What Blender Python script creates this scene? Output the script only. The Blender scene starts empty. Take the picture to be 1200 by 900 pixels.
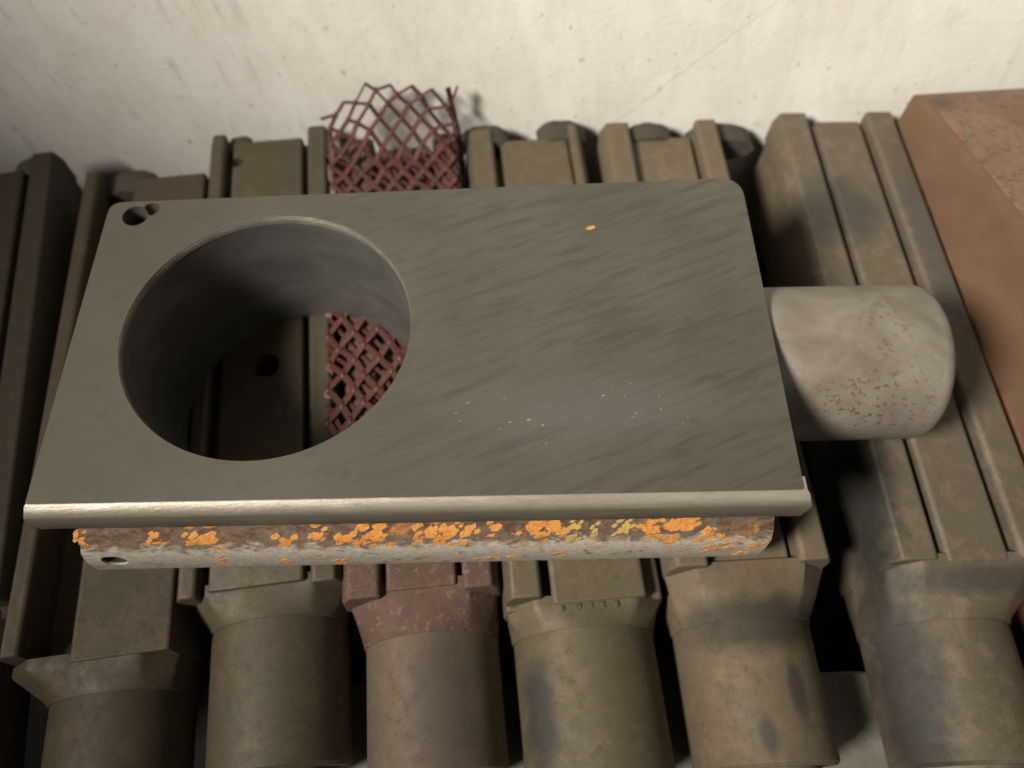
import bpy, bmesh, math, random
from mathutils import Vector, Matrix
random.seed(7)
S = 0.01                       # everything below is written in centimetres
scn = bpy.context.scene
C = scn.collection

# ---------------------------------------------------------------- camera
cam = bpy.data.cameras.new('camera'); camo = bpy.data.objects.new('camera', cam); C.objects.link(camo)
cam.sensor_width = 36; cam.lens = 27; cam.clip_start = 0.005; cam.clip_end = 20
rt = Vector((.99964, -.02668, .00194)); up = Vector((.02229, .87098, .49081)); fw = Vector((.01478, .49059, -.87126))
M = Matrix((rt, up, -fw)).transposed().to_4x4()
M.translation = Vector((13.903, -7.876, 21.0)) * S
camo.matrix_world = M
cam.dof.use_dof = True; cam.dof.focus_distance = 0.238; cam.dof.aperture_fstop = 8
scn.camera = camo

# ---------------------------------------------------------------- world and lamps
w = bpy.data.worlds.new('World'); scn.world = w; w.use_nodes = True
bg = w.node_tree.nodes['Background']; bg.inputs[0].default_value = (1.0, .92, .78, 1); bg.inputs[1].default_value = 0.06
def area(name, loc, target, size, power, col, spread=180):
    l = bpy.data.lights.new(name, 'AREA'); l.shape = 'DISK'; l.size = size*S; l.energy = power; l.color = col; l.spread = math.radians(spread)
    o = bpy.data.objects.new(name, l); C.objects.link(o); o.location = Vector(loc)*S
    d = Vector(target)-Vector(loc); o.rotation_euler = d.to_track_quat('-Z', 'Y').to_euler(); return o
area('ceiling_lamp', (-42, -34, 68), (37, 21, -3), 21, 4.5, (1, .935, .835), 50)
area('fill_lamp', (60, -45, 50), (30, 24, 0), 45, .3, (1, .97, .92), 90)  # soft fill added to brighten the right side, no real window there
scn.view_settings.view_transform = 'Standard'; scn.view_settings.look = 'None'
scn.view_settings.exposure = -.86; scn.view_settings.gamma = 1
scn.render.resolution_x = 1024; scn.render.resolution_y = 768
scn.render.engine = 'CYCLES'

# ---------------------------------------------------------------- node helper
class NT:
    def __init__(s, name):
        s.m = bpy.data.materials.new(name); s.m.use_nodes = True; s.t = s.m.node_tree; s.t.nodes.clear()
        s.out = s.t.nodes.new('ShaderNodeOutputMaterial'); s.b = s.t.nodes.new('ShaderNodeBsdfPrincipled')
        s.l(s.b.outputs[0], s.out.inputs[0])
        tc = s.t.nodes.new('ShaderNodeTexCoord'); mp = s.t.nodes.new('ShaderNodeMapping')
        mp.inputs['Scale'].default_value = (100, 100, 100); s.l(tc.outputs['Object'], mp.inputs[0]); s.co = mp.outputs[0]
    def l(s, a, b): s.t.links.new(a, b)
    def n(s, typ, **k):
        n = s.t.nodes.new(typ)
        for a, v in k.items(): setattr(n, a, v)
        return n
    def scale(s, v, rot=(0, 0, 0), loc=(0, 0, 0)):
        m = s.n('ShaderNodeMapping'); m.inputs['Scale'].default_value = v; 
        m.inputs['Location'].default_value = loc
        q = s.n('ShaderNodeMapping'); q.inputs['Rotation'].default_value = rot
        s.l(s.co, q.inputs[0]); s.l(q.outputs[0], m.inputs[0]); return m.outputs[0]
    def noise(s, sc, det=4, rough=.6, co=None, dist=0):
        n = s.n('ShaderNodeTexNoise'); n.inputs['Scale'].default_value = sc; n.inputs['Detail'].default_value = det
        n.inputs['Roughness'].default_value = rough; n.inputs['Distortion'].default_value = dist
        s.l(co or s.co, n.inputs['Vector']); return n.outputs['Fac']
    def ramp(s, f, a, b, lo=0., hi=1.):
        n = s.n('ShaderNodeMapRange'); n.inputs[1].default_value = a; n.inputs[2].default_value = b
        n.inputs[3].default_value = lo; n.inputs[4].default_value = hi; s.l(f, n.inputs[0]); return n.outputs[0]
    def mul(s, a, b, op='MULTIPLY'):
        n = s.n('ShaderNodeMath', operation=op)
        for i, v in enumerate((a, b)):
            if isinstance(v, (int, float)): n.inputs[i].default_value = v
            else: s.l(v, n.inputs[i])
        return n.outputs[0]
    def mix(s, f, a, b):
        n = s.n('ShaderNodeMix', data_type='RGBA')
        if isinstance(f, (int, float)): n.inputs[0].default_value = f
        else: s.l(f, n.inputs[0])
        for i, v in ((6, a), (7, b)):
            if isinstance(v, tuple): n.inputs[i].default_value = (*v, 1)
            else: s.l(v, n.inputs[i])
        return n.outputs[2]
    def ellipse(s, c, r, soft=.35, wob=.5, nsc=1.2):
        """mask of an uneven patch round c (cm, object space)"""
        nz = s.n('ShaderNodeTexNoise'); nz.inputs['Scale'].default_value = nsc; nz.inputs['Detail'].default_value = 5
        s.l(s.co, nz.inputs['Vector'])
        v = s.n('ShaderNodeVectorMath', operation='SUBTRACT'); s.l(nz.outputs['Color'], v.inputs[0]); v.inputs[1].default_value = (.5, .5, .5)
        v2 = s.n('ShaderNodeVectorMath', operation='SCALE'); s.l(v.outputs[0], v2.inputs[0]); v2.inputs['Scale'].default_value = wob*2
        a = s.n('ShaderNodeVectorMath', operation='SUBTRACT'); s.l(s.co, a.inputs[0]); a.inputs[1].default_value = c
        d = s.n('ShaderNodeVectorMath', operation='DIVIDE'); s.l(a.outputs[0], d.inputs[0]); d.inputs[1].default_value = r
        e = s.n('ShaderNodeVectorMath', operation='ADD'); s.l(d.outputs[0], e.inputs[0]); s.l(v2.outputs[0], e.inputs[1])
        ln = s.n('ShaderNodeVectorMath', operation='LENGTH'); s.l(e.outputs[0], ln.inputs[0])
        return s.ramp(ln.outputs['Value'], 1+soft, 1-soft)
    def bump(s, h, dist, prev=None):
        n = s.n('ShaderNodeBump'); n.inputs['Strength'].default_value = 1; n.inputs['Distance'].default_value = dist*S
        s.l(h, n.inputs['Height'])
        if prev: s.l(prev, n.inputs['Normal'])
        return n.outputs[0]

def metal(name, base, dust, dark, metallic=.12, rough=.5, sc=.45, dustamt=.6, bump=.012, stains=(), speck=.5):
    """dusty, oily tool steel: base metal, brown dust film, dark oil blotches, pale specks"""
    kk = .4; base, dust, dark = [(c[0]*kk*1.04, c[1]*kk, c[2]*kk*.86) for c in (base, dust, dark)]; stains = [(c, r_, tuple(v*kk for v in cc), a) for c, r_, cc, a in stains]
    s = NT(name)
    big = s.noise(sc, 6, .65, dist=.4); mid = s.noise(sc*4.5, 5, .7); fine = s.noise(16, 4, .7)
    col = s.mix(s.mul(s.ramp(big, .32, .66), dustamt), base, dust)
    col = s.mix(s.mul(s.ramp(mid, .55, .78), .55), col, dark)
    col = s.mix(s.ramp(fine, .3, .75, .0, .32), col, tuple(c*.55 for c in base))
    pd = s.noise(.9, 7, .72, dist=.8); col = s.mix(s.ramp(pd, .5, .68, 0, .55), col, tuple(min(1, c*1.7) for c in dust))
    gr = s.noise(7, 5, .8); col = s.mix(s.ramp(gr, .52, .72, 0, .5), col, dark)
    for c, r, cc, a in stains:
        col = s.mix(s.mul(s.ellipse(c, r), a), col, cc)
    vor = s.n('ShaderNodeTexVoronoi'); vor.inputs['Scale'].default_value = 2.6; s.l(s.co, vor.inputs['Vector'])
    sp = s.mul(s.ramp(vor.outputs['Distance'], .05, .02), speck)
    col = s.mix(sp, col, (.32, .29, .25))
    s.l(col, s.b.inputs['Base Color'])
    s.b.inputs['Metallic'].default_value = metallic
    s.l(s.ramp(mid, .3, .7, rough+.02, rough+.24), s.b.inputs['Roughness'])
    s.l(s.bump(fine, bump*.7, s.bump(mid, bump*.8)), s.b.inputs['Normal'])
    return s.m

# plate top: ground steel, warm grey, faint diagonal smears
def mat_plate():
    s = NT('ground_steel')
    str_ = s.noise(1, 8, .7, co=s.scale((.3, 2.9, 1), (0, 0, math.radians(-22))), dist=.25)
    big = s.noise(.22, 4, .55); fine = s.noise(30, 3, .8)
    xx = s.n('ShaderNodeSeparateXYZ'); s.l(s.co, xx.inputs[0])
    side = s.ramp(xx.outputs[0], 5, 14, .2, 1)
    col = s.mix(s.ramp(big, .3, .7), (.07, .063, .049), (.096, .086, .066))
    scr = s.noise(1, 6, .8, co=s.scale((.8, 22, 1), (0, 0, math.radians(-14))))
    col = s.mix(s.ramp(scr, .5, .85, 0, .5), col, (.15, .138, .112))
    col = s.mix(s.mul(s.mul(s.ramp(str_, .48, .68), .62), side), col, (.034, .03, .024))
    blot = s.noise(1.1, 3, .5, co=s.scale((.8, 1.5, 1), (0, 0, math.radians(-20)), (3, 1, 0)))
    col = s.mix(s.mul(s.ramp(blot, .62, .75), .45), col, (.036, .032, .026))
    col = s.mix(s.ramp(fine, .25, .8, 0, .3), col, (.036, .032, .026))
    # pale rubbed patch towards the right front corner
    pat = s.ellipse((16.6, 3.0, 0), (3.2, .9, 3), .6, .5)
    col = s.mix(s.mul(pat, .3), col, (.14, .126, .13))
    vor = s.n('ShaderNodeTexVoronoi'); vor.inputs['Scale'].default_value = 3.2
    s.l(s.scale((.55, 1.4, 1), (0, 0, math.radians(-20))), vor.inputs['Vector'])
    col = s.mix(s.mul(s.mul(s.ramp(vor.outputs['Distance'], .12, .06), pat), .8), col, (.45, .42, .4))
    s.l(col, s.b.inputs['Base Color']); s.b.inputs['Metallic'].default_value = .35
    s.l(s.ramp(str_, .3, .7, .5, .62), s.b.inputs['Roughness'])
    s.l(s.bump(fine, .004, s.bump(str_, .004)), s.b.inputs['Normal'])
    return s.m

def mat_edge():
    """worn front lip of the plate, its highlight and shaded face put into the colour"""
    s = NT('worn_edge_painted_light')
    st = s.noise(1, 6, .7, co=s.scale((.35, 2, 2.6)), dist=.5); fine = s.noise(1, 5, .75, co=s.scale((4, 14, 14)))
    col = s.mix(s.ramp(st, .35, .68), (.29, .262, .215), (.13, .114, .088))
    col = s.mix(s.ramp(fine, .3, .8, 0, .3), col, (.5, .46, .38))
    xx = s.n('ShaderNodeSeparateXYZ'); s.l(s.co, xx.inputs[0])
    col = s.mix(s.ramp(xx.outputs[0], 9, 17, 0, .55), col, (.22, .2, .165))  # painted highlight: bright at left, duller towards the right
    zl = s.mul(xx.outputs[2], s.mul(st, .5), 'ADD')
    col = s.mix(s.ramp(zl, .12, -.08, 0, .85), col, s.mix(st, (.12, .105, .08), (.07, .06, .045)))  # chamfer kept light, face below painted darker as if less lit
    rust = s.noise(1, 4, .6, co=s.scale((.5, 1, 3), (0, 0, 0), (5, 2, 1)))
    col = s.mix(s.mul(s.ramp(rust, .6, .72), .55), col, (.26, .13, .05))
    s.l(col, s.b.inputs['Base Color']); s.b.inputs['Metallic'].default_value = .3; s.b.inputs['Roughness'].default_value = .42
    s.l(s.bump(fine, .01, s.bump(st, .03)), s.b.inputs['Normal'])
    return s.m

def mat_body():
    """side of the plate body: old grey paint, brown rust strip above, chipped orange"""
    s = NT('chipped_grey_paint')
    z = s.n('ShaderNodeSeparateXYZ'); s.l(s.co, z.inputs[0])
    n1 = s.noise(1, 6, .7, co=s.scale((1.6, 3, 3)), dist=.6); n2 = s.noise(5, 5, .75); n3 = s.noise(.7, 3, .6)
    grey = s.mix(s.ramp(n2, .3, .75), (.42, .385, .33), (.24, .212, .172))
    brown = s.mix(s.ramp(n1, .42, .55), (.075, .03, .017), (.115, .092, .066)); brown = s.mix(s.ramp(n2, .4, .7, 0, .6), brown, (.07, .035, .02))
    zz = s.mul(z.outputs[2], s.mul(n1, 1.6), 'ADD')
    up_ = s.ramp(zz, -2.6, -2.3)                # the rusty hollow above, by height
    col = s.mix(up_, grey, brown)
    col = s.mix(s.mul(s.ramp(n1, .56, .63), s.ramp(n3, .42, .6)), col, (.15, .07, .045))
    # smeared remains of orange paint, thickest in the hollow and right of the middle
    o1 = s.noise(1, 6, .72, co=s.scale((1.1, 2.2, 2.4), (0, .5, 0), (7, 0, 3)), dist=.5)
    o2 = s.noise(.35, 2, .5, co=s.scale((1, 1, 1), (0, 0, 0), (2, 0, 9)))
    hol = s.mul(s.ramp(z.outputs[2], -3.5, -2.9, .35, 1), s.ramp(z.outputs[0], 2, 11, .55, 1))
    om = s.mul(s.ramp(s.mul(o1, s.mul(o2, .35), 'ADD'), .725, .82), hol)
    col = s.mix(om, col, s.mix(s.ramp(n2, .35, .6), (.2, .068, .02), (.4, .165, .035)))
    ch = s.noise(1, 6, .75, co=s.scale((1.5, 3, 2.6), (0, -.3, 0), (1, 8, 5)))
    col = s.mix(s.mul(s.ramp(ch, .59, .66), s.ramp(z.outputs[2], -3.1, -3.6)), col, (.085, .05, .04))
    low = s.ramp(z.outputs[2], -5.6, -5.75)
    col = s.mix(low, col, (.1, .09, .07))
    s.l(col, s.b.inputs['Base Color']); s.b.inputs['Metallic'].default_value = .05; s.b.inputs['Roughness'].default_value = .55
    s.l(s.bump(n2, .022, s.bump(n1, .02)), s.b.inputs['Normal'])
    return s.m

def mat_bore():
    s = NT('bored_steel')
    r = s.noise(1, 4, .55, co=s.scale((.35, .35, .9)), dist=.6); f = s.noise(7, 4, .7)
    col = s.mix(s.ramp(r, .35, .65), (.15, .15, .143), (.1, .098, .092))
    col = s.mix(s.ramp(f, .4, .8, 0, .35), col, (.08, .065, .05))
    s.l(col, s.b.inputs['Base Color']); s.b.inputs['Metallic'].default_value = .6
    s.l(s.ramp(r, .3, .7, .36, .46), s.b.inputs['Roughness'])
    return s.m

def mat_plate_shank():
    s = NT('pitted_grey_shank')
    big = s.noise(.55, 5, .6, dist=.6); mid = s.noise(2.2, 6, .7, co=s.scale((1, 1.4, 1.4))); fine = s.noise(14, 4, .75)
    col = s.mix(s.ramp(big, .38, .64), (.2, .18, .153), (.13, .112, .092))
    col = s.mix(s.mul(s.ramp(mid, .55, .72), .6), col, (.2, .115, .085))
    pit = s.noise(3.6, 4, .65, co=s.scale((1, 1.6, 1.6), (0, 0, .5)))
    zone = s.ellipse((26.1, 4.0, -2.0), (1.9, 1.3, 1.6), .7, .35)
    zone2 = s.ellipse((26.8, 6.0, -.2), (.6, 1.3, 1.5), .6, .3)
    zz = s.mul(zone, s.mul(zone2, .8), 'MAXIMUM')
    col = s.mix(s.mul(s.ramp(pit, .56, .62), zz), col, (.09, .045, .035))
    dk = s.ellipse((24.3, 7.0, -.6), (1.0, .7, 1), .7, .4)
    col = s.mix(s.mul(dk, .4), col, (.14, .12, .09))
    col = s.mix(s.ramp(fine, .35, .8, 0, .3), col, (.15, .12, .09))
    s.l(col, s.b.inputs['Base Color']); s.b.inputs['Metallic'].default_value = .2; s.b.inputs['Roughness'].default_value = .5
    s.l(s.bump(fine, .008, s.bump(mid, .014)), s.b.inputs['Normal'])
    return s.m

def mat_wall():
    s = NT('grimy_white_paint')
    n = s.noise(.16, 5, .6); str_ = s.noise(1, 5, .6, co=s.scale((.8, 1, .12), (0, math.radians(14), 0)))
    col = s.mix(s.ramp(n, .3, .7), (.7, .685, .655), (.6, .575, .53))
    col = s.mix(s.ramp(str_, .45, .8, 0, .35), col, (.5, .45, .39))
    soot = s.noise(.5, 6, .7, co=s.scale((1, 1, .6), (0, 0, 0), (3, 1, 1)))
    col = s.mix(s.ramp(soot, .5, .75, 0, .35), col, (.42, .38, .32))
    # drips and flecks
    dr = s.noise(1, 3, .5, co=s.scale((2.4, 1, .32), (0, math.radians(8), 0), (4, 0, 2)))
    msk = s.noise(.35, 3, .6, co=s.scale((1, 1, 1), (0, 0, 0), (9, 3, 3)))
    xx = s.n('ShaderNodeSeparateXYZ'); s.l(s.co, xx.inputs[0])
    left = s.ramp(xx.outputs[0], 8, -2, .25, 1)
    col = s.mix(s.mul(s.mul(s.ramp(dr, .58, .75), s.ramp(msk, .42, .6)), s.mul(left, .5)), col, (.2, .17, .145))
    v = s.noise(1, 3, .55, co=s.scale((2.6, 2, 1.7), (0, 0, 0), (2, 6, 5)))
    col = s.mix(s.mul(s.ramp(v, .66, .74), .6), col, (.2, .17, .14))
    sc_ = s.n('ShaderNodeMath', operation='ABSOLUTE'); xz = s.mul(xx.outputs[0], s.mul(xx.outputs[2], .95), 'SUBTRACT'); s.l(s.mul(s.mul(xz, s.mul(dr, .5), 'ADD'), 27.2, 'SUBTRACT'), sc_.inputs[0])
    col = s.mix(s.mul(s.ramp(sc_.outputs[0], .1, .02), .35), col, (.3, .27, .24))
    for c, r, cc, a in [((11.6, 0, 2.4), (.28, 9, .9), (.33, .24, .09), .6), ((1.4, 0, .3), (.22, 9, .75), (.1, .09, .08), .6),
                        ((1.2, 0, .0), (.16, 9, 1.8), (.2, .18, .16), .5), ((-3.6, 0, 1.5), (.35, 9, .2), (.1, .09, .08), .6),
                        ((19.3, 0, 2.2), (.25, 9, .3), (.12, .11, .1), .55), ((24.6, 0, .7), (1.8, 9, .9), (.45, .42, .38), .25)]:
        col = s.mix(s.mul(s.ellipse(c, r, .5, .25, 3), a), col, cc)
    s.l(col, s.b.inputs['Base Color']); s.b.inputs['Roughness'].default_value = .6
    s.l(s.bump(s.noise(3, 5, .6), .02), s.b.inputs['Normal'])
    return s.m

def mat_simple(name, c1, c2, sc=1.5, rough=.6, metallic=0., bump=.02, hi=None):
    s = NT(name); n = s.noise(sc, 6, .65, dist=.3); f = s.noise(14, 4, .7)
    col = s.mix(s.ramp(n, .3, .7), c1, c2)
    if hi: col = s.mix(s.mul(s.ramp(s.noise(sc*2.3, 4, .6, dist=.8), .56, .68), .7), col, hi)
    col = s.mix(s.ramp(f, .3, .8, 0, .3), col, tuple(c*.5 for c in c1))
    s.l(col, s.b.inputs['Base Color']); s.b.inputs['Roughness'].default_value = rough; s.b.inputs['Metallic'].default_value = metallic
    s.l(s.bump(f, bump*.5, s.bump(n, bump)), s.b.inputs['Normal'])
    return s.m

# ---------------------------------------------------------------- mesh helpers (centimetres in, metres out)
def link(name, bm, mat, parent=None, smooth=False, bevel=0, seg=2, ang=35):
    me = bpy.data.meshes.new(name); bmesh.ops.recalc_face_normals(bm, faces=bm.faces)
    for v in bm.verts: v.co *= S
    bm.to_mesh(me); bm.free(); me.materials.append(mat)
    for p in me.polygons: p.use_smooth = True
    o = bpy.data.objects.new(name, me); C.objects.link(o)
    if parent: o.parent = parent
    if bevel:
        b = o.modifiers.new('bevel', 'BEVEL'); b.width = bevel*S; b.segments = seg; b.limit_method = 'ANGLE'; b.angle_limit = math.radians(30)
        b.use_clamp_overlap = True
    me.set_sharp_from_angle(angle=math.radians(ang))
    return o
def empty(name, loc, rz, label, cat, group=None):
    o = bpy.data.objects.new(name, None); C.objects.link(o); o.location = Vector(loc)*S; o.rotation_euler = (0, 0, rz)
    o.empty_display_size = .02; o['label'] = label; o['category'] = cat
    if group: o['group'] = group
    return o
def box(bm, x0, x1, y0, y1, z0, z1):
    v = [bm.verts.new((x, y, z)) for z in (z0, z1) for y in (y0, y1) for x in (x0, x1)]
    for f in ((0, 1, 3, 2), (4, 5, 7, 6), (0, 1, 5, 4), (2, 3, 7, 6), (0, 2, 6, 4), (1, 3, 7, 5)): bm.faces.new([v[i] for i in f])
def extr_y(bm, prof, y0, y1):
    """prof: list of (x,z), extruded along y"""
    a = [bm.verts.new((x, y0, z)) for x, z in prof]; b = [bm.verts.new((x, y1, z)) for x, z in prof]
    n = len(prof); bm.faces.new(a); bm.faces.new(b[::-1])
    for i in range(n): bm.faces.new((a[i], a[(i+1) % n], b[(i+1) % n], b[i]))
def prism(bm, pts, z0, z1, inset=None):
    a = [bm.verts.new((x, y, z0)) for x, y in pts]; b = [bm.verts.new((x, y, z1)) for x, y in (inset or pts)]
    n = len(pts); bm.faces.new(a[::-1]); bm.faces.new(b)
    for i in range(n): bm.faces.new((a[i], a[(i+1) % n], b[(i+1) % n], b[i]))
def lathe(bm, prof, axis='y', c=(0, 0, 0), n=48, caps=True):
    """prof: list of (t along axis, radius)"""
    rings = []
    for t, r in prof:
        ring = []
        for k in range(n):
            a = 2*math.pi*k/n; u, v = r*math.cos(a), r*math.sin(a)
            p = (c[0]+u, c[1]+t, c[2]+v) if axis == 'y' else (c[0]+t, c[1]+u, c[2]+v) if axis == 'x' else (c[0]+u, c[1]+v, c[2]+t)
            ring.append(bm.verts.new(p))
        rings.append(ring)
    for A, B in zip(rings, rings[1:]):
        for k in range(n): bm.faces.new((A[k], A[(k+1) % n], B[(k+1) % n], B[k]))
    if caps: bm.faces.new(rings[0]); bm.faces.new(rings[-1][::-1])
def cut(o, cutters):
    pr_ = o.parent
    """boolean the closed cutter bmeshes out of o and apply"""
    for bm in cutters:
        c = link('cutter', bm, o.data.materials[0], pr_); m = o.modifiers.new('cut', 'BOOLEAN'); m.object = c; m.operation = 'DIFFERENCE'; m.solver = 'EXACT'
    bpy.context.view_layer.update()
    dg = bpy.context.evaluated_depsgraph_get(); me = bpy.data.meshes.new_from_object(o.evaluated_get(dg))
    cs = [m.object for m in o.modifiers if m.type == 'BOOLEAN']
    o.modifiers.clear(); o.data = me
    for c in cs: bpy.data.objects.remove(c)
    for p in me.polygons: p.use_smooth = True
    me.set_sharp_from_angle(angle=math.radians(35))
def cyl(axis, prof, c, n=48):
    bm = bmesh.new(); lathe(bm, prof, axis, c, n); return bm

# ---------------------------------------------------------------- setting
YW = 23.4
def wavy_sheet():
    bm = bmesh.new(); box(bm, -60, 90, YW, YW+2, -30, 40); return bm
wall = link('wall', wavy_sheet(), mat_wall()); wall['kind'] = 'structure'
m_shelf = metal('dark_shelf', (.02, .018, .015), (.025, .02, .016), (.02, .02, .02), rough=.7, metallic=0)
bm = bmesh.new(); box(bm, -60, 90, -45, YW-.02, -17.5, -16)
sh = link('shelf', bm, m_shelf); sh['kind'] = 'structure'
bm = bmesh.new(); box(bm, 5.2, 60, -12, -3.2, -13, -11.15)
m_ledge = metal('grey_painted_rail', (.36, .37, .35), (.3, .29, .26), (.2, .2, .18), rough=.6, metallic=0, dustamt=.4)
le = link('shelf_rail', bm, m_ledge, bevel=.15); le['kind'] = 'structure'

# ---------------------------------------------------------------- tool holders lying in a row
def rounded_rect(w, zt, zb, n, cz, r=.5):
    pts = []
    for k in range(n):
        a = 2*math.pi*k/n; dx, dz = math.cos(a), math.sin(a)
        tx = (w/2)/abs(dx) if abs(dx) > 1e-6 else 1e9
        tz = ((zt-cz)/dz if dz > 0 else (zb-cz)/dz) if abs(dz) > 1e-6 else 1e9
        pts.append((dx*min(tx, tz), cz+dz*min(tx, tz)))
    q = 1.0
    out = []
    for x, z in pts:      # clip the corners
        if abs(x) > w/2-q and z > zt-q:
            over = (abs(x)-(w/2-q)) + (z-(zt-q)) - q
            if over > 0: x -= math.copysign(over/2, x); z -= over/2
        out.append((x, z))
    return out
m_knob = mat_simple('black_grease', (.055, .045, .032), (.03, .025, .018), 1.4, .85)
def holder(fx, fy, rz, label, m, m_neck, w=6.1, L=22.2, zt=-6., plateau=(-1.35, 1.3, -.15), floor=-.9, rail=(1.5, 1.35),
           r=2.5, ax=0., az=-2.6, yend=-6.5, rail_front=(-.75, -.75), rail_back=None, knobs=(), taper=2.2, yh=-1.2, hole=None, m_rail=None, back=None, neck_z=-.4):
    t = empty('tool_holder', (fx, fy, zt), rz, label, 'tool holder', 'steel tool holders lying side by side')
    h = w/2; back = back or L
    bm = bmesh.new()
    prof = [(-h, -5.2), (-h, floor-.8), (-h+.12, floor), (h-.12, floor), (h, floor-.8), (h, -5.2)]
    extr_y(bm, prof, yh, L-.3); base = link('head', bm, m, t, bevel=.1)
    p0, p1, pz = plateau
    bm = bmesh.new(); extr_y(bm, [(p0-.06, floor-.1), (p0, pz-.08), (p0+.1, pz), (p1-.1, pz), (p1, pz-.08), (p1+.06, floor-.1)], yh-.02, L-.6)
    pl = link('centre_pad', bm, m_rail or m, t, bevel=.1)
    if hole:
        cut(pl, [cyl('z', [(-6, hole[2]), (1, hole[2])], (hole[0], hole[1], 0), 28)])
        cut(base, [cyl('z', [(-4.5, hole[2]), (1, hole[2])], (hole[0], hole[1], 0), 28)])
        if len(hole) > 3:
            for o_ in (pl, base): cut(o_, [cyl('z', [(-3, hole[5]), (1, hole[5])], (hole[3], hole[4], 0), 20)])
    rl, rr = rail
    for i, (x0, x1) in enumerate(((-h, -h+rl), (h-rr, h))):
        if x1-x0 < .1: continue
        bm = bmesh.new(); yb = back if not rail_back else rail_back[i]
        out = -1 if i == 0 else 1
        a, b = (x0+.02, x1) if i == 0 else (x0, x1-.02)
        if i == 0: pr = [(a, floor-1.0), (a+.06, -.55), (a+.32, -.02), (b-.12, 0), (b, -.14), (b+.02, floor-.1)]
        else: pr = [(b, floor-1.0), (b-.06, -.55), (b-.32, -.02), (a+.12, 0), (a, -.14), (a-.02, floor-.1)]
        extr_y(bm, pr, rail_front[i], yb); link('rail', bm, m_rail or m, t, bevel=.16, seg=3)
    # neck: square shoulder to round
    cz = az; n = 144; bm = bmesh.new(); rings = []
    rect = rounded_rect(w-.25, neck_z, -5.15, n, cz)
    for f, y in ((0, yh+.3), (.0, yh+.0), (.06, yh-.1), (.5, yh-taper*.28), (.93, yh-taper*.48), (1, yh-taper*.55)):
        ring = []
        for k in range(n):
            a = 2*math.pi*k/n; cx, czz = ax+(r+.06)*math.cos(a), cz+(r+.06)*math.sin(a)
            ring.append(bm.verts.new((rect[k][0]*(1-f)+cx*f, y, rect[k][1]*(1-f)+czz*f)))
        rings.append(ring)
    for A, B in zip(rings, rings[1:]):
        for k in range(n): bm.faces.new((A[k], A[(k+1) % n], B[(k+1) % n], B[k]))
    bm.faces.new(rings[0]); bm.faces.new(rings[-1][::-1])
    link('neck', bm, m_neck, t, ang=30)
    y0 = yh-taper*.55+.05
    bm = bmesh.new(); lathe(bm, [(y0, r), (yend+.12, r), (yend, r-.12), (yend, r-.55), (yend+.4, r-.6)], 'y', (ax, 0, cz), 72)
    link('shank', bm, m_neck if False else m, t, ang=30)
    bm = bmesh.new(); lathe(bm, [(yend+.3, r-.62), (yend-.25, r-.62), (yend-.3, r-.7), (yend-.3, r-1.2), (yend+.1, r-1.25)], 'y', (ax, 0, cz), 48)
    link('end_ring', bm, m_ring, t, ang=30)
    for kx, kz, kr, kl in knobs:
        kz -= .3
        bm = bmesh.new(); lathe(bm, [(L-.8, kr), (L+kl*.4, kr*.97), (L+kl*.75, kr*.75), (L+kl, kr*.3)], 'y', (kx, 0, kz), 20)
        for v in bm.verts: v.co.z = kz + (v.co.z-kz)*.55; v.co.x = kx+(v.co.x-kx)*1.35
        for v in bm.verts: v.co += Vector((random.uniform(-.04, .04), 0, random.uniform(-.04, .04)))
        link('end_bolt', bm, m_knob, t, ang=60)
    return t

DK = (.035, .03, .022)
mA = metal('oily_brown_steel', (.105, .08, .05), (.125, .088, .056), DK, rough=.55)
mG = metal('dark_oily_steel', (.06, .046, .03), (.075, .054, .034), DK, rough=.6)
mB = metal('grey_olive_steel', (.15, .128, .092), (.145, .112, .072), (.06, .052, .04), rough=.5, dustamt=.7)
mC = metal('dusty_steel_rusty_patch', (.26, .21, .155), (.21, .155, .115), (.07, .045, .035), rough=.6,
           stains=[((.6, -4.5, -.2), (1.1, 3.0, 2), (.15, .11, .088), .8)])
mCn = mat_simple('red_brown_rust', (.1, .05, .036), (.06, .036, .027), 1.6, .75, 0, .05, hi=(.2, .1, .065))
mD = metal('olive_dusty_steel', (.21, .178, .12), (.2, .158, .102), (.075, .068, .055), rough=.55,
           stains=[((-2.0, -4.7, -1.2), (.55, 1.7, 1.5), (.055, .055, .055), .8)])
mE = metal('blotched_dusty_steel', (.27, .225, .165), (.23, .165, .115), (.08, .066, .05), rough=.6, bump=.02,
           stains=[((0, -2.3, -.2), (2.9, .9, 2), (.075, .06, .038), .9), ((.7, -4.6, .0), (.32, 1.0, 1), (.06, .055, .05), .8),
                   ((-.6, -5.9, 0), (.3, .6, 1), (.065, .06, .055), .7)])
mF = metal('dusty_grey_steel', (.22, .185, .145), (.25, .195, .15), (.08, .078, .07), rough=.55, bump=.02,
           stains=[((-1.2, 16.2, 0), (1.9, 2.0, 2), (.075, .075, .065), .75), ((2.6, 14.5, 0), (.9, 5.5, 2), (.12, .108, .105), .6),
                   ((-3.1, 3, -1.5), (.8, 4, 2.2), (.028, .032, .032), .85), ((.2, -1.1, 0), (3.2, .5, 2), (.07, .066, .058), .7),
                   ((-2.9, -4.5, -2), (1.1, 4, 1.6), (.045, .047, .045), .8)])
R = math.radians
m_ring = metal('dull_ring_steel', (.3, .285, .25), (.24, .21, .17), (.1, .09, .08), rough=.5)
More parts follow.
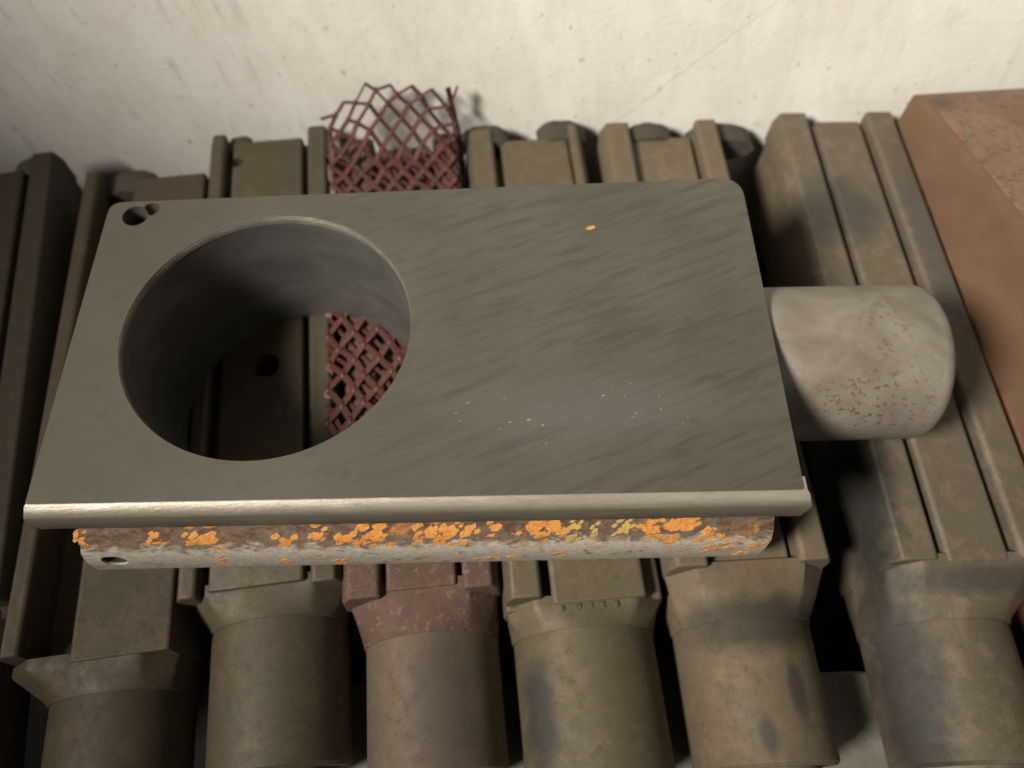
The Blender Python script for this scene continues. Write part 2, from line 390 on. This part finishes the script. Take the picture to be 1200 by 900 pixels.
holder(-.6, -1.6, R(6.4), 'oily brown holder under the bored plate\'s left end, deep slot beside its left rail', mA, mA,
       w=6.0, L=21.5, plateau=(-.45, 2.9, -.2), floor=-1.9, rail=(.95, 0), r=2.42, ax=.35, az=-3.1, yend=-6.2,
       rail_front=(-.9, 2.6), taper=1.9, yh=-1.3, neck_z=-.3, knobs=((-.9, -.9, .9, .9),))
holder(5.1, 0.05, R(6.2), 'olive grey holder whose hole shows through the big bore of the plate', mB, mB,
       plateau=(-1.75, 1.6, -.14), floor=-.9, rail=(.95, 1.2), r=2.47, ax=.15, az=-2.95, hole=(.1, 8.55, .55, -1.55, 20.3, .3), knobs=((-1.6, -.5, .45, .5),), yh=-.55, taper=2.0)
holder(10.85, -.2, R(4.2), 'rusty red necked holder half covered by the red net sleeve', mC, mCn, m_rail=mCn,
       w=5.75, plateau=(-1.2, 1.3, -.25), r=2.45, ax=.15, az=-2.9, yh=-.5, taper=2.8, L=21.8)
tD = holder(16.7, -.1, R(3.6), 'olive holder with stamped marks on its shoulder, right of the rust red necked one', mD, mD,
       w=5.9, neck_z=-.46, plateau=(-1.2, 2.15, -.34), rail=(1.4, .75), floor=-1.1, r=2.62, ax=-.05, az=-3.0, yend=-6.8, knobs=((-1.9, -.35, .9, .7), (1.9, -.4, .9, .8)),
       rail_front=(-1.0, .4), yh=-1.2, taper=1.6)
holder(22.8, 0.1, R(1.6), 'blotched holder under the plate\'s right end, dark oil stain round its shoulder', mE, mE,
       w=6.15, plateau=(-1.62, 1.55, -.6), floor=-1.3, r=2.5, ax=-.2, az=-2.75, yend=-6.8, knobs=((-.5, -.5, .8, .5), (3.2, -1.1, 1.3, .8)), yh=-.4, taper=3.2, rail_front=(-.3, -.3))
holder(31.0, 0.2, R(-.3), 'dusty grey holder set apart at right beside the brown box, both rails in view', mF, mF,
       w=6.3, plateau=(-1.15, 1.1, -.1), floor=-.75, rail=(1.68, 1.65), r=2.62, ax=-.75, az=-3.4, yend=-7.0, yh=-.5, rail_front=(-.45, -.45), taper=3.4, L=22.5, neck_z=-.16)
holder(-6.8, -.5, R(10), 'darkest holder at the far left, partly outside the picture', mG, mG, w=6.2, L=21.5, zt=-6.2,
       plateau=(-1.3, 1.3, -.4), knobs=((1.7, -.7, .9, .6),))
# illegible stamped characters on the shoulder of the olive holder
m_stamp = mat_simple('stamped_recess', (.05, .044, .033), (.06, .053, .04), 4, .8)
for k, (x, wd) in enumerate(((-.95, .2), (-.45, .34), (.05, .22), (.45, .26), (.95, .24))):
    bm = bmesh.new()
    n = 8; box(bm, x, x+wd*.8, -1.5, -1.26, -.8, -.41)
    link('stamped_mark', bm, m_stamp, tD, bevel=.05)

# ---------------------------------------------------------------- bored plate with its own shank
plate = empty('bored_plate', (0, 0, 0), 0, 'thick grey steel plate with large round bore and chipped orange front edge on the holders', 'tool block')
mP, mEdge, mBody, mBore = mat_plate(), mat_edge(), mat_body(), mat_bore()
m_hole = mat_simple('hole_shade', (.012, .01, .008), (.02, .015, .012), 2, .8)  # near-black colour stands in for the shade inside the front hole
BX, BY, BR = 6.30, 6.25, 4.72
FL, FR, BL_, BRt = (0., 0.), (22.94, -.18), (-.05, 11.85), (22.95, 12.5)
def lerp(a, b, t): return (a[0]+(b[0]-a[0])*t, a[1]+(b[1]-a[1])*t)
# top slab: corners clipped/rounded, front edge chamfered
def round_poly(pts, rad, n=5):
    out = []
    for i, p in enumerate(pts):
        a, b = Vector(pts[i-1]), Vector(pts[(i+1) % len(pts)]); p = Vector(p); r = rad[i]
        u, v = (a-p).normalized()*r, (b-p).normalized()*r
        if r == 0: out.append(tuple(p)); continue
        for k in range(n+1):
            t = k/n; q = (p+u)*(1-t)**2 + p*2*t*(1-t) + (p+v)*t*t; out.append(tuple(q))
    return out
outer = [(0.12, .33), (22.7, .2), BRt, BL_]
bm = bmesh.new()
top = round_poly(outer, [.1, .1, .9, .5])
prism(bm, top, -1.35, 0)
slab = link('top_plate', bm, mP, plate)
bore_c = [cyl('z', [(-3, BR), (2, BR)], (BX, BY, 0), 128)]
slot = [cyl('z', [(-1.25, .46), (1, .46)], (.98, 11.2, 0), 24), cyl('z', [(-.5, .3), (1, .3)], (1.5, 11.5, 0), 24)]
cut(slab, bore_c + slot)
b = slab.modifiers.new('bevel', 'BEVEL'); b.width = .07*S; b.segments = 2; b.limit_method = 'ANGLE'; b.angle_limit = R(40)
# front lip, profile in y/z along x, with mitred ends
def extr_x(bm, prof, x0, x1, e0=None, e1=None, nx=1):
    n = len(prof); cols = []
    for i in range(nx+1):
        f = i/nx
        cols.append([bm.verts.new((x0+(x1-x0)*f+((e0[k]*(1-f) if e0 else 0)+(e1[k]*f if e1 else 0)), y, z)) for k, (y, z) in enumerate(prof)])
    bm.faces.new(cols[0]); bm.faces.new(cols[-1][::-1])
    for A, B in zip(cols, cols[1:]):
        for k in range(n): bm.faces.new((A[k], A[(k+1) % n], B[(k+1) % n], B[k]))
def skew(o, dy):   # follow the slightly skewed front edge
    for v in o.data.vertices: v.co.y += dy*S*(v.co.x/S)/22.94
bm = bmesh.new()
lip = [(.36, -.012), (.27, -.03), (.02, -.3), (-.02, -.42), (-.02, -1.15), (.1, -1.38), (.36, -1.5), (.8, -1.5), (.8, -.012)]
extr_x(bm, lip, 0, 22.94, [.15, .1, .0, .0, .1, .35, .6, .5, .15], [-.15, -.1, 0, 0, -.08, -.35, -.6, -.5, -.15], 60)
for v in bm.verts:      # hand-worn unevenness
    if -1.4 < v.co.z < -.03 and v.co.y < .3: v.co.y += random.uniform(-.008, .008); v.co.z += random.uniform(-.012, .012)
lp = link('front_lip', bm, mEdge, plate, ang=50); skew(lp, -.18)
# the slab's front strip is taken out where the lip sits
cut_b = bmesh.new(); box(cut_b, -1, 24, -1, .81, -2, -.013)
# lower body
bm = bmesh.new()
prof = [(.7, -1.36), (.66, -1.75), (.62, -2.3), (.45, -2.7), (.1, -3.0), (-.12, -3.4), (-.16, -4.2), (-.12, -5.1), (.0, -5.5), (.2, -5.75), (.24, -6.15), (11.6, -6.15), (11.7, -1.36)]
extr_x(bm, prof, .3, 22.65, None, None, 90)
for v in bm.verts:
    if v.co.y < .75:
        if 1 < v.co.x < 22: v.co.y += random.uniform(-.009, .009)
        if v.co.z > -2.6: v.co.x += (.25 if v.co.x < 1 else 0)
        if v.co.z < -3 and v.co.x < 1: v.co.x -= .35*min(1, (-3-v.co.z)/1.5)
body = link('body', bm, mBody, plate, ang=60); skew(body, -.1)
cut(body, [cyl('z', [(-8, BR+.02), (-.5, BR+.02)], (BX, BY, 0), 128), cyl('y', [(-1, .42), (1.6, .42)], (1.0, 0, -4.05), 24)])
body.data.materials.append(mP)
# bore wall, bright chamfer ring
bm = bmesh.new(); lathe(bm, [(-6.02, BR+.05), (-6.02, BR-.04), (-.22, BR-.04), (-.16, BR-.03)], 'z', (BX, BY, 0), 160, caps=False)
link('bore_wall', bm, mBore, plate)
bm = bmesh.new(); lathe(bm, [(-.24, BR-.05), (-.1, BR-.03), (-.03, BR+.0), (.002, BR+.05), (-.05, BR+.05)], 'z', (BX, BY, 0), 160, caps=False)
link('bore_chamfer', bm, mat_simple('polished_rim', (.3, .28, .24), (.16, .15, .125), 2, .32, .6), plate)
bm = bmesh.new(); lathe(bm, [(-.09, .415), (-.07, .4), (1.5, .4), (1.5, .05)], 'y', (1.0, 0, -4.05), 24, caps=False)
link('bolt_hole', bm, m_hole, plate)
# shank
bm = bmesh.new()
prof = [(21.5, 2.8), (28.6, 2.8)]+[(28.6+.5*math.sin(a), 2.8-.5*(1-math.cos(a))) for a in [R(d) for d in (15, 30, 45, 60, 75, 90)]]+[(29.1, .3)]
lathe(bm, prof, 'x', (0, 6.2, -3.0), 80)
link('shank', bm, mat_plate_shank(), plate, ang=50)

# chipped orange paint: (px, py, w, h) read off the front edge -> x, z on the edge profile
FLK = [(243, 632, 40, 11), (225, 628, 16, 6), (180, 628, 20, 5), (95, 633, 12, 6), (336, 635, 22, 8), (262, 656, 14, 10), (332, 657, 16, 9), (400, 657, 12, 11),
       (372, 628, 24, 7), (405, 631, 22, 9), (440, 626, 36, 12), (425, 633, 18, 6), (488, 628, 10, 7), (505, 622, 26, 9), (525, 627, 30, 12), (548, 622, 22, 10), (512, 632, 14, 6),
       (582, 617, 24, 6), (575, 654, 34, 7), (600, 652, 14, 6), (628, 617, 36, 11), (632, 627, 18, 6), (655, 620, 14, 5), (760, 618, 12, 5), (652, 649, 18, 9),
       (765, 621, 42, 8), (790, 616, 40, 9), (788, 631, 22, 14), (805, 611, 22, 5), (830, 626, 26, 12), (848, 638, 26, 14), (835, 644, 22, 9), (885, 640, 20, 8), (812, 609, 16, 4), (868, 648, 16, 5)]
YLW = [(668, 631, 18, 10), (697, 627, 10, 8), (727, 622, 20, 6), (735, 616, 14, 4), (675, 617, 14, 4)]
import numpy as np
Rm = [(.99964, -.02668, .00194), (-.02229, -.87098, -.49081), (.01478, .49059, -.87126)]
prof_f = [(.66, -1.75), (.62, -2.3), (.45, -2.7), (.1, -3.0), (-.12, -3.4), (-.16, -4.2), (-.12, -5.1), (.0, -5.5)]
def edge_point(px, py):
    d = Vector(((px-600)/900, (py-450)/900, 1)); D = Vector((sum(Rm[i][j]*d[i] for i in range(3)) for j in range(3)))
    o = Vector((13.903, -7.876, 21)); best = None
    for (ya, za), (yb, zb) in zip(prof_f, prof_f[1:]):
        for k in range(24):
            f = k/24; y, z = ya+(yb-ya)*f, za+(zb-za)*f
            t = (z-o.z)/D.z; q = o+D*t
            e = abs(q.y-(y-.1*q.x/22.94))
            if best is None or e < best[0]: best = (e, q.x, z)
    return best[1], best[2]
def prof_y(x, z):
    for (ya, za), (yb, zb) in zip(prof_f, prof_f[1:]):
        if zb <= z <= za: return ya+(yb-ya)*(z-za)/(zb-za) - .1*x/22.94
    return (.66 if z > -1.75 else .0)-.1*x/22.94
def flakes(lst, name, mat):
    bm = bmesh.new()
    for px, py, wd, ht in lst:
        x, z = edge_point(px, py); pw = wd*.0262/2; ph = ht*.06/2*1.15
        for rep in range(7):
            k_ = random.uniform(.42, .62) if rep == 0 else random.uniform(.14, .42)
            cx, cz = (x, z) if rep == 0 else (x+random.uniform(-pw, pw)*1.2, z+random.uniform(-ph, ph)*1.1)
            n = 12; ring, ring2 = [], []
            hh = max(.05, ph*k_*(.9 if rep == 0 else .6)); ww = max(.08, pw*k_*1.25)
            for k in range(n):
                a = 2*math.pi*k/n; rr = random.uniform(.6, 1.2)
                zo = hh*rr*math.sin(a); xx = cx+ww*rr*math.cos(a)+zo*.9; zz = min(-1.8, max(-5.3, cz+zo))
                yy = prof_y(xx, zz)
                ring.append(bm.verts.new((xx, yy-.016, zz))); ring2.append(bm.verts.new((xx, yy+.05, zz)))
            zc = min(-1.8, max(-5.3, cz)); c = bm.verts.new((cx, prof_y(cx, zc)-.018, zc))
            for k in range(n):
                bm.faces.new((c, ring[k], ring[(k+1) % n])); bm.faces.new((ring[k], ring2[k], ring2[(k+1) % n], ring[(k+1) % n]))
    o = link(name, bm, mat, plate); o['kind'] = 'stuff'; return o
m_or = mat_simple('orange_paint', (.56, .235, .035), (.3, .115, .028), 7, .55, 0, .02, hi=(.12, .055, .03))
m_ye = mat_simple('yellow_paint', (.4, .26, .07), (.3, .18, .05), 3, .55)
flakes(FLK, 'orange_paint', m_or); flakes(YLW, 'yellow_paint', m_ye)
bm = bmesh.new()
pts = [(17.02, 10.18), (17.2, 10.12), (17.38, 10.2), (17.36, 10.3), (17.2, 10.3), (17.1, 10.24)]
prism(bm, pts, -.01, .03); link('paint_chip', bm, m_ye, plate)

# ---------------------------------------------------------------- red plastic net sleeve round the rust-necked holder
m_net = mat_simple('red_plastic_net', (.088, .026, .02), (.055, .019, .015), 1.2, .5, 0, .01, hi=(.11, .042, .034))
def net():
    bm = bmesh.new(); nu, nv = 16, 30
    ca, sa = math.cos(R(4.2)), math.sin(R(4.2))
    def P(u, v):
        # u across (0..1 left edge to right edge over the top), v along (0 front .. 1 loose back end)
        a = (u-.5)*2
        y = 3.2+v*20.6
        x = -.35+3.05*max(-1, min(1, a*1.28)); drop = max(0, abs(a)-.8)*9
        z = -5.88 - drop - .28*max(0, abs(a)-.68)
        wob = .1*math.sin(u*31+v*17)*math.sin(v*41+u*5)
        z += .09+wob*.6; x += wob*.6
        if v > .80:      # loose gathered end stands up against the wall
            k = (v-.80)/.20
            y = 3.2+.80*20.6+(1-(1-k)**1.6)*(2.7-1.7*abs(a)**2.5)
            z += 2.3*k**1.1*(1-(abs(a)**2.2)*.95) + .22*math.sin(u*19)*k
            x += .15*math.sin(v*60+u*8)*k
            x *= 1+.03*k
        X = 10.85 + x*ca-(y+.2)*sa; Y = -.2 + x*sa+(y+.2)*ca
        return Vector((X, min(Y, YW-.08), z))
    def bar(a, b, r=.088):
        d = (b-a)
        if d.length < 1e-4: return
        d.normalize(); s1 = d.cross(Vector((0, .3, 1))).normalized(); s2 = d.cross(s1)
        A = [bm.verts.new(p+s1*(r*cx*1.5)+s2*(r*cy*.45)) for p in (a, b) for cx, cy in ((-1, -.6), (0, -1), (1, -.6), (1, .6), (0, 1), (-1, .6))]
        for k in range(6): bm.faces.new((A[k], A[(k+1) % 6], A[6+(k+1) % 6], A[6+k]))
        bm.faces.new(A[:6]); bm.faces.new(A[6:][::-1])
    jit = {}
    def node(i, j):
        if (i, j) not in jit:
            u = i/nu; v = j/nv
            jit[i, j] = P(min(1, max(0, u)), v)+Vector((random.uniform(-.09, .09), random.uniform(-.1, .1), random.uniform(-.05, .05)))
        return jit[i, j]
    # diamonds: nodes where i+j is even; each goes to (i+1, j+1) and (i-1, j+1), with a short doubled knot between cells
    for j in range(nv):
        for i in range(nu+1):
            if (i+j) % 2: continue
            p = node(i, j)
            for di in (-1, 1):
                if 0 <= i+di <= nu:
                    if j >= nv-2 and random.random() < .12: continue
                    bar(p, node(i+di, j+1))
            bmesh.ops.create_icosphere(bm, subdivisions=1, radius=.15, matrix=Matrix.Translation(p) @ Matrix.Diagonal((.9, 1.7, .6, 1)))
    # the sleeve's lower layer shows through, half a cell off
    P0 = P; jit.clear()
    def node2(i, j):
        if (i, j) not in jit:
            jit[i, j] = P0(min(1, max(0, (i+.45)/nu)), (j+.6)/nv)+Vector((random.uniform(-.15, .15), random.uniform(-.15, .15), -.12))
        return jit[i, j]
    for j in range(nv-6):
        for i in range(1, nu):
            if (i+j) % 2 or random.random() < .25: continue
            for di in (-1, 1): bar(node2(i, j), node2(i+di, j+1), .055)
    jit.clear()
    # two torn ends sticking out at the right
    bar(node(nu-1 if (nu-1+nv-1) % 2 == 0 else nu, nv-1), Vector((11.7, 22.4, -3.9)), .1)
    bar(Vector((11.75, 22.2, -4.9)), Vector((12.15, 22.4, -3.9)), .13)
    return bm
nt = link('net_sleeve', net(), m_net, ang=60)
nt['label'] = 'torn red plastic net sleeve pulled over a holder, loose end against the white wall'; nt['category'] = 'net sleeve'

# ---------------------------------------------------------------- brown block on the right
s = NT('scuffed_brown')
n1 = s.noise(.5, 5, .6, dist=.5); n2 = s.noise(3, 5, .7, co=s.scale((1, 2.2, 1), (0, 0, .2))); n3 = s.noise(12, 4, .7)
col = s.mix(s.ramp(n1, .35, .65), (.155, .1, .06), (.115, .073, .044))
xx = s.n('ShaderNodeSeparateXYZ'); s.l(s.co, xx.inputs[0])
col = s.mix(s.mul(s.ramp(n2, .53, .62), .85), col, (.045, .028, .02))
col = s.mix(s.mul(s.ellipse((34.4, 20.2, -3.5), (.7, .5, 1), .6, .3), .75), col, (.05, .035, .03))
col = s.mix(s.mul(s.ellipse((37.2, 7.0, -4.6), (2.5, 6, 1.2), .6, .3), .6), col, (.24, .11, .04))
col = s.mix(s.ramp(n3, .4, .8, 0, .35), col, (.1, .06, .04))
s.l(col, s.b.inputs['Base Color']); s.b.inputs['Roughness'].default_value = .7; s.l(s.bump(n3, .015, s.bump(n2, .03)), s.b.inputs['Normal'])
bm = bmesh.new()
bot = [(34.3, 1.5), (48, 1.5), (48, 22.2), (34.25, 22.2)]
tp = [(38.6, 2.4), (47.5, 2.4), (47.5, 21.9), (33.5, 21.0)]
prism(bm, bot, -6.3, -3.4, tp)
bmesh.ops.bevel(bm, geom=[e for e in bm.edges if all(v.co.z > -3.5 for v in e.verts)], offset=.45, segments=4, profile=.5, affect='EDGES')
blk = link('brown_box', bm, s.m)
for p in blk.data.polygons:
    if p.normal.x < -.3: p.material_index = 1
blk['label'] = 'scuffed matte orange brown box with a sloping side at the right edge of the picture'; blk['category'] = 'box'

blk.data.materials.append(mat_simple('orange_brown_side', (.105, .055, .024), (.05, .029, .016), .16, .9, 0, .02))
# rust-red holder nearly hidden under the block
m_rr = mat_simple('dark_red_rust', (.09, .03, .022), (.22, .1, .04), .8, .7, 0, .03)
holder(37.2, -.2, 0, 'dark rust red holder mostly hidden in the lower right corner under the brown box', m_rr, m_rr, w=6, zt=-6.15, az=-3.0, L=22, knobs=())
